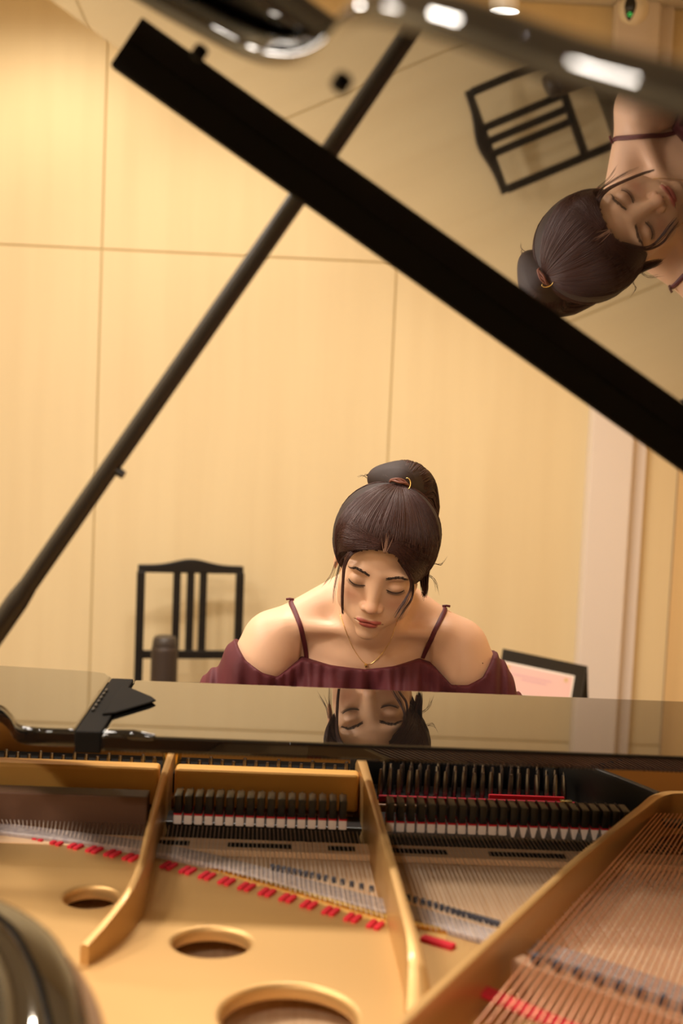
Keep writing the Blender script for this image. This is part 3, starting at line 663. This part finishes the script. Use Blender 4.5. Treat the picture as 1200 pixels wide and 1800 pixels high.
# forearms, hands
def hand(wr, s):
    """s=-1 the hand at image left. Palm flat over the keys, fingers curved down on them"""
    wr = np.array(wr); out = []; fw_ = np.array([.12 if s < 0 else -.12, -1, -.05]); fw_ /= np.linalg.norm(fw_); side = np.array([1, .12 if s < 0 else -.12, 0])
    out.append((wr, wr+fw_*.03, .024, .021))
    kn = []
    for q, (dx, ln, r) in enumerate(((-.030, .060, .0075), (-.010, .073, .0085), (.011, .078, .0088), (.031, .070, .0085))):
        if s > 0: dx = -dx
        # q 0 little finger on the outer side
        k0 = wr+fw_*(.078+.004*q)+side*dx+np.array([0, 0, .004]); out.append((wr+fw_*.02+side*dx*.45, k0, .016, .0115))
        p1 = k0+fw_*ln*.48+side*dx*.15+np.array([0, 0, -.006]); p2 = p1+fw_*ln*.25+np.array([0, 0, -.018]); p3 = p2+fw_*ln*.10+np.array([0, 0, -.018])
        out += [(k0, p1, r+.002, r), (p1, p2, r, r-.0006), (p2, p3, r-.0006, r-.0015)]
    ts = side*(1 if s < 0 else -1)
    t0 = wr+fw_*.022+ts*.020; t1 = t0+fw_*.030+ts*.026+np.array([0, 0, -.010]); t2 = t1+fw_*.028+ts*.012+np.array([0, 0, -.010]); t3 = t2+fw_*.022+np.array([0, 0, -.008])
    out += [(t0, t1, .015, .0115), (t1, t2, .0110, .0095), (t2, t3, .0095, .0078)]
    return out
for s, e_, w_ in ((-1, 'le', 'lw'), (1, 're', 'rw')):
    a, b_ = np.array(R_[e_]), np.array(R_[w_])
    add(G, np.minimum(a, b_)-.07, np.maximum(a, b_)+.07, lambda P: caps(P, a, b_, .040, .024), .02)
    for p, q, r1, r2 in hand(b_, s):
        lo_ = np.minimum(p, q)-.03; hi_ = np.maximum(p, q)+.03; add(G, lo_, hi_, lambda P: caps(P, p, q, r1, r2), .0035)
legs = []
for s in (-1, 1):
    hip = np.array([.13+s*.085, 2.66, .485]); kn = np.array([.13+s*.115, 2.26, .50]); an = np.array([.13+s*.10, 2.18, .05]); toe = np.array([.13+s*.11, 2.04, -.015])
    legs += [(hip, kn, .082, .056), (kn, an, .055, .034)]
    for p, q, r1, r2 in ((hip, kn, .082, .056), (kn, an, .055, .034), (an, toe, .033, .022)):
        add(G, np.minimum(p, q)-.12, np.maximum(p, q)+.12, lambda P: caps(P, p, q, r1, r2), .03)
V, F = nets(G.D, G.a)
person = empty('person', (.13, 2.62, FLOOR), 'woman with dark ponytail in wine-red off-shoulder top, head bowed, playing the grand piano', 'person')
# light smoothing off the face
body = np_mesh('body', V, F, M['skin'], person)
L = w2h(V.astype(np.float32)); near = np.linalg.norm(L*np.array([1, 1, .8]), axis=1) < 150
up, lo_ = lips(L); lm = np.clip(1-(np.minimum(up, lo_)-.0)/1.1, 0, 1)*(L[:, 1] < -78)*(L[:, 2] < -58)*np.clip((24-np.abs(L[:, 0]))/4, 0, 1)
S = np.abs(L[:, 0]); ck = np.exp(-(((S-38)/16)**2+((L[:, 2]+30)/14)**2))*(L[:, 1] < -30)*.7+np.exp(-((S/12)**2+((L[:, 2]+38)/10)**2))*(L[:, 1] < -85)*.6
ld = np.exp(-(((S-31)/15)**2+((L[:, 2]-1)/6)**2))*(L[:, 1] < -60)*.45
tint = np.zeros((len(V), 4), np.float32); tint[:, 0] = lm*near; tint[:, 1] = np.clip(ck, 0, 1)*near; tint[:, 2] = ld*near; tint[:, 3] = 1
ca = body.data.color_attributes.new('tint', 'FLOAT_COLOR', 'POINT'); ca.data.foreach_set('color', tint.ravel())
def body_at(P):
    P = np.atleast_2d(np.array(P, np.float32)); ix = []; fr_ = []
    for d in range(3):
        a = G.a[d]; i = np.clip(np.searchsorted(a, P[:, d])-1, 0, len(a)-2); ix.append(i); fr_.append(np.clip((P[:, d]-a[i])/(a[i+1]-a[i]), 0, 1))
    r = 0
    for i in (0, 1):
        for j in (0, 1):
            for k in (0, 1):
                r = r+G.D[ix[0]+i, ix[1]+j, ix[2]+k]*(fr_[0] if i else 1-fr_[0])*(fr_[1] if j else 1-fr_[1])*(fr_[2] if k else 1-fr_[2])
    return r
def hit(px, py, off=0., y0=2.0, y1=2.7):
    """first point of the body seen along that line"""
    ys = np.arange(y0, y1, .0007); d = ray(px, py); P = CAM+d[None]*(ys/d[1])[:, None]; v = body_at(P)
    i = np.nonzero(v < off)[0]; return P[i[0]] if len(i) else None
def grad(p):
    e = .003; g_ = np.array([float(body_at(p+np.eye(3)[i]*e)[0]-body_at(p-np.eye(3)[i]*e)[0]) for i in range(3)]); return g_/(np.linalg.norm(g_)+1e-9)
# ---- clothing
def zedge(P):
    x = P[..., 0]; a = np.abs(x-.119)
    z = np.interp(x, [-.2, -.112, -.09, -.06, -.034, -.02, .008, .06, .12, .17, .215, .24, .272, .30, .325, .345, .5], [1.0, .972, .945, .926, .918, .928, .948, .939, .935, .942, .955, .945, .915, .918, .932, .965, 1.0])
    return z
def garment(P):
    ze = zedge(P); dep = np.clip(ze-P[..., 2], 0, .3); x = P[..., 0]
    gat = np.sin(x*2*math.pi/.021+3*np.sin(x*31))*.0022+np.sin(x*2*math.pi/.045+1.3+P[..., 1]*20)*.0042*np.clip(dep/.03, .2, 1.4)
    d = smin(torso(P), .012+0*x+caps(P, (.0, 2.43, .93), (.24, 2.43, .93), .075, .075), .01)-.008
    a, b_ = arms_up(P); fl = .009+np.clip(dep*.18, 0, .05)
    d = smin(d-gat*.8, np.minimum(a, b_)-fl-gat*.8, .018)
    d = np.maximum(d, P[..., 2]-ze); d = np.maximum(d, -(P[..., 2]-.44))
    low = np.where((x < -.05) | (x > .29), .76-P[..., 2], -1.); return np.maximum(d, low)
GG = Grid(axis(-.27, (.51, .0028)), axis(2.26, (2.82, .0045)), axis(.43, (.84, .006), (1.0, .0028)))
sl, P = GG.win((-9,)*3, (9,)*3); GG.D[:] = garment(P)
V, F = nets(GG.D, GG.a); top = np_mesh('off_shoulder_top', V, F, M['wine'], person)
GT = Grid(axis(-.12, (.38, .006)), axis(2.1, (2.82, .006)), axis(FLOOR+.03, (.64, .008)))
sl, P = GT.win((-9,)*3, (9,)*3); d = torso(P)-.006
for p, q, r1, r2 in legs: d = smin(d, caps(P, p, q, r1+.010, r2+.014), .03)
GT.D[:] = np.maximum(np.maximum(d, P[..., 2]-.60), .08-.02-P[..., 2])
V, F = nets(GT.D, GT.a); np_mesh('trousers', V, F, M['trouser'], person)
for s in (-1, 1):
    GS = Grid(axis(.13+s*.105-.06, (.13+s*.105+.06, .005)), axis(1.98, (2.26, .005)), axis(FLOOR-.005, (.1, .005)))
    sl, P = GS.win((-9,)*3, (9,)*3); an = np.array([.13+s*.10, 2.18, .03]); toe = np.array([.13+s*.11, 2.04, -.015])
    GS.D[:] = np.maximum(smin(caps(P, an, toe, .045, .032), caps(P, an+[0, .02, -.03], toe, .04, .03), .02), FLOOR+.001-P[..., 2])
    V, F = nets(GS.D, GS.a); np_mesh('shoe', V, F, M['shoe'], person)
# straps
def ribbon(name, pts, wd, m, parent, th=.0011):
    P = np.array(pts); t = np.gradient(P, axis=0); t /= np.linalg.norm(t, axis=1)[:, None]; V = []; F = []
    for p, tt_ in zip(P, t):
        n_ = grad(p); sd = np.cross(tt_, n_); sd /= np.linalg.norm(sd)+1e-9
        for a, b_ in ((-1, .0002), (-.8, th), (.8, th), (1, .0002)): V.append(p+sd*a*wd/2+n_*b_)
    for i in range(len(P)-1):
        for j in range(4): F.append((i*4+j, i*4+(j+1) % 4, (i+1)*4+(j+1) % 4, (i+1)*4+j))
    return pm(name, V, F, m, parent, True)
for px in ([(539, 1160), (535, 1130), (527, 1100), (518, 1075), (511, 1060), (507, 1049)], [(741, 1160), (752, 1135), (764, 1110), (776, 1085), (785, 1066), (790, 1056)]):
    fp = [hit(x, y, .001) for x, y in smooth_line(px, 5)]; fp = [p for p in fp if p is not None]
    last = np.array(fp[-1]); sgn = -1 if last[0] < .1 else 1
    for k in range(1, 14):   # over the shoulder and down the back
        y = last[1]+k*.010; zs = np.arange(1.12, .8, -.001); P = np.stack([np.full_like(zs, last[0]-sgn*k*.002), np.full_like(zs, y), zs], 1); v = body_at(P); i = np.nonzero(v < .001)[0]
        if len(i): fp.append(P[i[0]])
    fp = np.array(fp); k = np.ones(5)/5; q = np.stack([np.convolve(np.pad(fp[:, i], 2, mode='edge'), k, 'valid') for i in range(3)], 1)
    for _ in range(3):
        for i in range(len(q)):
            dd = float(body_at(q[i])[0])
            if dd < .0012: q[i] = q[i]+grad(q[i])*(.0014-dd)
    st = ribbon('shoulder_strap', q, .0085, M['strap'], person)
    i0 = np.argmin(np.linalg.norm(q-last, axis=1)); n_ = grad(q[i0])
    V, F = tubes([[q[i0]+n_*.003+np.array([-.007, 0, 0]), q[i0]+n_*.0042, q[i0]+n_*.003+np.array([.007, 0, 0])]], .0022, 8); pm('strap_slider', V, F, M['strap'], st, True)
# necklace
ch = smooth_line([(597, 1079), (608, 1110), (622, 1142), (643, 1167), (663, 1158), (684, 1130), (695, 1100), (700, 1085)], 8)
cp = [hit(x, y, .0012) for x, y in ch]; cp = np.array([p for p in cp if p is not None])
V, F = tubes([cp], .00055, 6); nk = pm('necklace', V, F, M['brass'], person, True)
c = hit(643, 1170, .003); MB().lathe([(0, -.004), (.003, -.002), (.0035, .001), (0, .003)], c, 10).build('pendant', M['brass'], nk)
c = hit(848, 1166, .0002)
if c is not None: MB().lathe([(0, -.0015), (.0013, 0), (0, .0015)], c, 8).build('mole', M['mole'], person)

# ------------------------------------------------------------------ hair
HCn = np.array([0, 14, 40.]); HRd = np.array([91, 104, 88.])
def zline(L):
    x, y = L[..., 0], L[..., 1]; f = 71-.0075*x*x-.019*np.clip(x-14, 0, 60)**2-.05*np.abs(x); t = np.clip((y+62)/62, 0, 1); t = t*t*(3-2*t); f = f*(1-t)+(-48)*t
    t2 = np.clip((y-40)/40, 0, 1); return f+t2*12
def haircap(L, off=0):
    d = ell(L, HCn, HRd)-off
    d = smin(d, ell(L, (0, -30, 62), (80, 58, 52))-off, 14)
    return smax(d, zline(L)-L[..., 2]+0*d, 5)
def pony(L):
    pts = [((2, 50, 114), 12), ((3, 68, 112), 26), ((8, 94, 100), 38), ((20, 112, 80), 44), ((32, 118, 40), 44), ((42, 116, -5), 36), ((46, 108, -55), 18)]
    d = None
    for (a, ra), (b_, rb) in zip(pts, pts[1:]):
        e = caps(L, a, b_, ra, rb); d = e if d is None else smin(d, e, 10)
    return smin(d, ell(L, (-18, 84, 106), (36, 30, 26)), 20)
GH = Grid(axis(.02, (.28, .002)), axis(2.13, (2.46, .002)), axis(1.03, (1.34, .002)))
sl, P = GH.win((-9,)*3, (9,)*3); Lh = w2h(P)
n1 = np.sin(np.arctan2(Lh[..., 0], Lh[..., 1]-45)*60)*.35
GH.D[:] = haircap(Lh, n1)/1000; del n1
V, F = nets(GH.D, GH.a); cap = np_mesh('hair', V, F, M['hair'], person)
GH.D[:] = pony(Lh)/1000
V, F = nets(GH.D, GH.a); pt = np_mesh('ponytail', V, F, M['hair'], person); del Lh, P
tie = np.array([2, 47, 124.])
def on_cap(v, off):
    """push a direction from the cap's centre out to the hair surface"""
    lo_, hi_ = np.full(len(v), 40.), np.full(len(v), 140.)
    for _ in range(18):
        m = (lo_+hi_)/2; q = HCn+v*m[:, None]; d = np.minimum(ell(q, HCn, HRd), smin(ell(q, HCn, HRd), ell(q, (0, -30, 62), (80, 58, 52)), 14)); ins = d < 0
        lo_ = np.where(ins, m, lo_); hi_ = np.where(ins, hi_, m)
    return HCn+v*(lo_+off)[:, None]
paths = []
tdir = (tie-HCn); tdir /= np.linalg.norm(tdir)
for i in range(3200):
    az = rng.uniform(-math.pi, math.pi) if i % 3 else rng.uniform(-1.5, 1.5)
    # find the hairline along this azimuth (0 = front)
    els = np.linspace(-1.1, 1.3, 60); v = np.stack([np.sin(az)*np.cos(els), -np.cos(az)*np.cos(els), np.sin(els)], 1); q = on_cap(v, 0); ok = np.nonzero(q[:, 2] > zline(q))[0]
    if not len(ok): continue
    v0 = v[ok[0]]; om = math.acos(np.clip(v0@tdir, -1, 1)); ts = np.linspace(0, 1, 14); end = rng.uniform(.86, .99); st = rng.uniform(0, .25) if i % 2 else 0
    ts = st+ts*(end-st); vv = (np.sin((1-ts)*om)[:, None]*v0+np.sin(ts*om)[:, None]*tdir)/math.sin(om)
    wav = rng.normal(0, .010, 3)*np.sin(ts*math.pi)[:, None]; vv = vv+wav; vv /= np.linalg.norm(vv, axis=1)[:, None]
    off = rng.uniform(-.3, .9)+np.sin(ts*3.1)*rng.uniform(0, 1.2)
    paths.append(h2w(on_cap(vv, off)))
azs = np.linspace(-2.2, 2.2, 89); elh = []
for az in azs:
    els = np.linspace(-1.1, 1.3, 160); v = np.stack([np.sin(az)*np.cos(els), -np.cos(az)*np.cos(els), np.sin(els)], 1); q = on_cap(v, 0); elh.append(els[np.nonzero(q[:, 2] > zline(q))[0][0]])
for i in range(700):   # curtain of hair swept from the centre parting along the hairline, then back
    sd = 1 if i % 2 else -1; up_ = rng.uniform(0, 1)**1.3; t_ = np.linspace(0, 1, 18); az = sd*(.02+t_*rng.uniform(.8, 2.1))
    el = np.interp(az, azs, elh)+.02+up_*(.10+.38*np.sin(t_*1.4))+t_**2*.35*(.3+up_)
    v = np.stack([np.sin(az)*np.cos(el), -np.cos(az)*np.cos(el), np.sin(el)], 1); paths.append(h2w(on_cap(v, rng.uniform(-.1, .9)+.7*np.sin(t_*3.0))))
pp = []
for i in range(9):
    el = np.interp(.03, azs, elh)+np.linspace(-.015, rng.uniform(.14, .30), 8); az = .03+rng.normal(0, .012)+np.linspace(0, rng.normal(0, .05), 8)
    v = np.stack([np.sin(az)*np.cos(el), -np.cos(az)*np.cos(el), np.sin(el)], 1); pp.append(h2w(on_cap(v, 1.15)))
V, F = tubes(pp, .00045, 4, taper=.4); pm('parting', V, F, mat('parting_scalp', (.36, .20, .13), .7), cap, True)
V, F = tubes(paths, .00042, 3); tag(pm('hair_strands', V, F, M['hairs'], cap, True), kind='stuff')
# ponytail strands along its outside
paths = []
core = np.array([(2, 48, 116), (3, 64, 114), (8, 92, 101), (20, 111, 81), (32, 118, 41), (42, 116, -5), (46, 108, -55), (46, 100, -85)], float)
rads = np.array([7, 22, 38, 44, 44, 36, 18, 4.])
cc = np.array(smooth_line(core, 4)); rc = np.interp(np.linspace(0, 7, len(cc)), range(8), rads); tg = np.gradient(cc, axis=0); tg /= np.linalg.norm(tg, axis=1)[:, None]
sx = np.cross(tg, np.array([1., .3, 0])); sx /= np.linalg.norm(sx, axis=1)[:, None]; sy = np.cross(tg, sx)
for i in range(1100):
    a = rng.uniform(0, 2*math.pi); kk = rng.uniform(.93, 1.05); en = rng.integers(16, len(cc)); tw = rng.uniform(-.3, .3)
    aa = a+tw*np.linspace(0, 1, len(cc)); paths.append(h2w((cc+(sx*np.cos(aa)[:, None]+sy*np.sin(aa)[:, None])*(rc*kk+2.6)[:, None])[:en]))
for i in range(160):  # left lobe of the loosely pulled tail
    a = rng.uniform(-1, 1); p0 = np.array([0, 47, 124.]); p1 = np.array([-16+a*12, 64+rng.uniform(-4, 14), 130+a*4]); p2 = np.array([-38+a*10, 86, 122+a*8.]); p3 = np.array([-50+a*8, 104, 96.])
    paths.append(h2w(smooth_line([p0, p1, p2, p3], 5)))
V, F = tubes(paths, .00060, 3, taper=.8); tag(pm('ponytail_strands', V, F, M['hairs'], pt, True), kind='stuff')
# face-framing locks, wisps
def lock(name, px, yd, n, spread, r=.0006, sp_end=None):
    paths = []; base = np.array([ony(x, y, d) for (x, y), d in zip(px, yd)])
    for i in range(n):
        o_ = rng.normal(0, spread, 3); oe = rng.normal(0, sp_end or spread, 3); k = len(base); w2 = np.linspace(0, 1, k)[:, None]
        paths.append(smooth_line(base+o_*(1-w2)+oe*w2, 5))
    V, F = tubes(paths, r, 4, taper=.7); return tag(pm(name, V, F, M['hairs'], cap, True), kind='stuff')
lock('front_lock', [(640, 962), (618, 972), (606, 995), (602, 1030), (601, 1060), (602, 1078)], [2.212, 2.200, 2.200, 2.20, 2.20, 2.205], 46, .0016, .0007, .0010)
lock('front_lock', [(612, 972), (600, 985), (594, 1005), (588, 1035), (586, 1060)], [2.205, 2.215, 2.225, 2.235, 2.24], 6, .0012, .0004)
lock('front_lock', [(690, 968), (708, 992), (721, 1016), (721, 1036), (713, 1054), (703, 1070), (694, 1086)], [2.205, 2.195, 2.200, 2.203, 2.20, 2.195, 2.19], 16, .0014, .0006, .002)
lock('front_lock', [(705, 990), (722, 1015), (726, 1034), (722, 1054), (710, 1072), (701, 1088)], [2.20, 2.203, 2.21, 2.21, 2.20, 2.195], 12, .0012, .0006, .0012)
lock('side_lock', [(735, 975), (741, 1000), (742, 1022), (745, 1044)], [2.25, 2.26, 2.265, 2.27], 40, .0022, .0008)
lock('side_lock', [(755, 985), (750, 1010), (749, 1030), (746, 1049)], [2.26, 2.265, 2.27, 2.27], 34, .0020, .0008)
lock('stray_hair', [(757, 985), (768, 990), (776, 992), (782, 985)], [2.27]*4, 4, .002, .0003, .006)
lock('stray_hair', [(750, 1010), (762, 1018), (768, 1030), (770, 1042)], [2.28]*4, 4, .002, .0003, .006)
lock('stray_hair', [(590, 985), (584, 1005), (576, 1020), (568, 1032)], [2.28]*4, 5, .002, .0003, .005)
lock('stray_hair', [(720, 824), (738, 828), (748, 838), (752, 850)], [2.33]*4, 5, .002, .0003, .004)
lock('stray_hair', [(650, 842), (642, 832), (636, 834)], [2.33]*3, 4, .002, .0003, .004)
# tie and charm
V = []; F = []
tr_ = []
for k in range(3): tr_.append([h2w((2+(15+k*.6)*math.cos(a), 50+k*2.4-9*math.sin(a)+2*math.sin(a*3+k*2), 121+12*math.sin(a)+1.5*math.cos(a*2+k)))[0] for a in np.linspace(0, 2*math.pi, 26)])
V, F = tubes(tr_, .0020, 7); ht = pm('hair_tie', V, F, M['tie'], person, True)
cc_ = ony(714, 850, 2.268)
V, F = tubes([[cc_+np.array([.0055*math.cos(a), .002*math.sin(a), .0095*math.sin(a)])+np.array([.001, -.004, 0]) for a in np.linspace(-2.0, 2.0, 16)]], .0009, 6); pm('metal_charm', V, F, M['brass'], ht, True)
# eyebrows and lashes, laid on the face
def face_hit(x, z, off=0.):
    y = np.arange(-125, -30, .4); q = np.stack([np.full_like(y, x), y, np.full_like(y, z)], 1); v = body_at(h2w(q)); i = np.nonzero(v < off)[0]
    return q[i[0]] if len(i) else np.array([x, -85., z])
for s in (-1, 1):
    paths = []
    for i in range(150):
        t_ = rng.uniform(0, 1); x = s*(13+t_*36); zc = 17+7.5*math.sin(min(t_/.72, 1)*math.pi/2)-6*max(0, t_-.68)/.32; hw = 3.2*(1-.72*t_**1.6)*(1 if t_ > .08 else .7); z = zc+rng.uniform(-hw, hw)
        dx = s*rng.uniform(3.5, 6); dz = (2.2*(1-t_)-1.5*t_)+(zc-z)*.35
        a = face_hit(x, z, .0001); b_ = face_hit(x+dx*.5, z+dz*.6, .0004); c_ = face_hit(x+dx, z+dz, .0003); paths.append(h2w([a, b_, c_]))
    V, F = tubes(paths, .00035, 4, taper=.5); tag(pm('eyebrow', V, F, M['brow'], person, True), kind='stuff')
    arc = [face_hit(s*(17.5+t_*29), -3.2-5.0*math.sin(math.pi*(.08+t_*.86))+1.5*t_, .0006) for t_ in np.linspace(0, 1, 15)]
    V, F = tubes([h2w(arc)], [.0004]+[.0009]*13+[.0004], 6)
    el_ = pm('lash_line', V, F, M['brow'], person, True)
    paths = []
    for i in range(46):
        t_ = .1+.9*i/45; j = t_*14; a = np.array([np.interp(j, range(15), [p[k] for p in arc]) for k in range(3)])
        paths.append(h2w([a, a+np.array([s*(t_-.35)*2.5, -2.6, -1.6]), a+np.array([s*(t_-.35)*5.5, -5.0, -2.2])]))
    V, F = tubes(paths, .00022, 3, taper=.5); tag(pm('eyelashes', V, F, M['brow'], el_, True), kind='stuff')

# ------------------------------------------------------------------ bench under the pianist (hidden by the piano)
t = empty('piano_bench', (.13, 2.7, FLOOR), 'black padded piano bench under the pianist', 'bench')
MB().box(-.13, .39, 2.54, 2.86, .33, .374, bev=.015).build('cushion', M['satin'], t)
MB().box(-.12, .38, 2.55, 2.85, .28, .33, bev=.004).build('apron', M['chair'], t)
for x in (-.10, .36):
    for y in (2.57, 2.83): MB().box(x-.018, x+.018, y-.018, y+.018, FLOOR+.001, .28, bev=.003).build('leg', M['chair'], t)
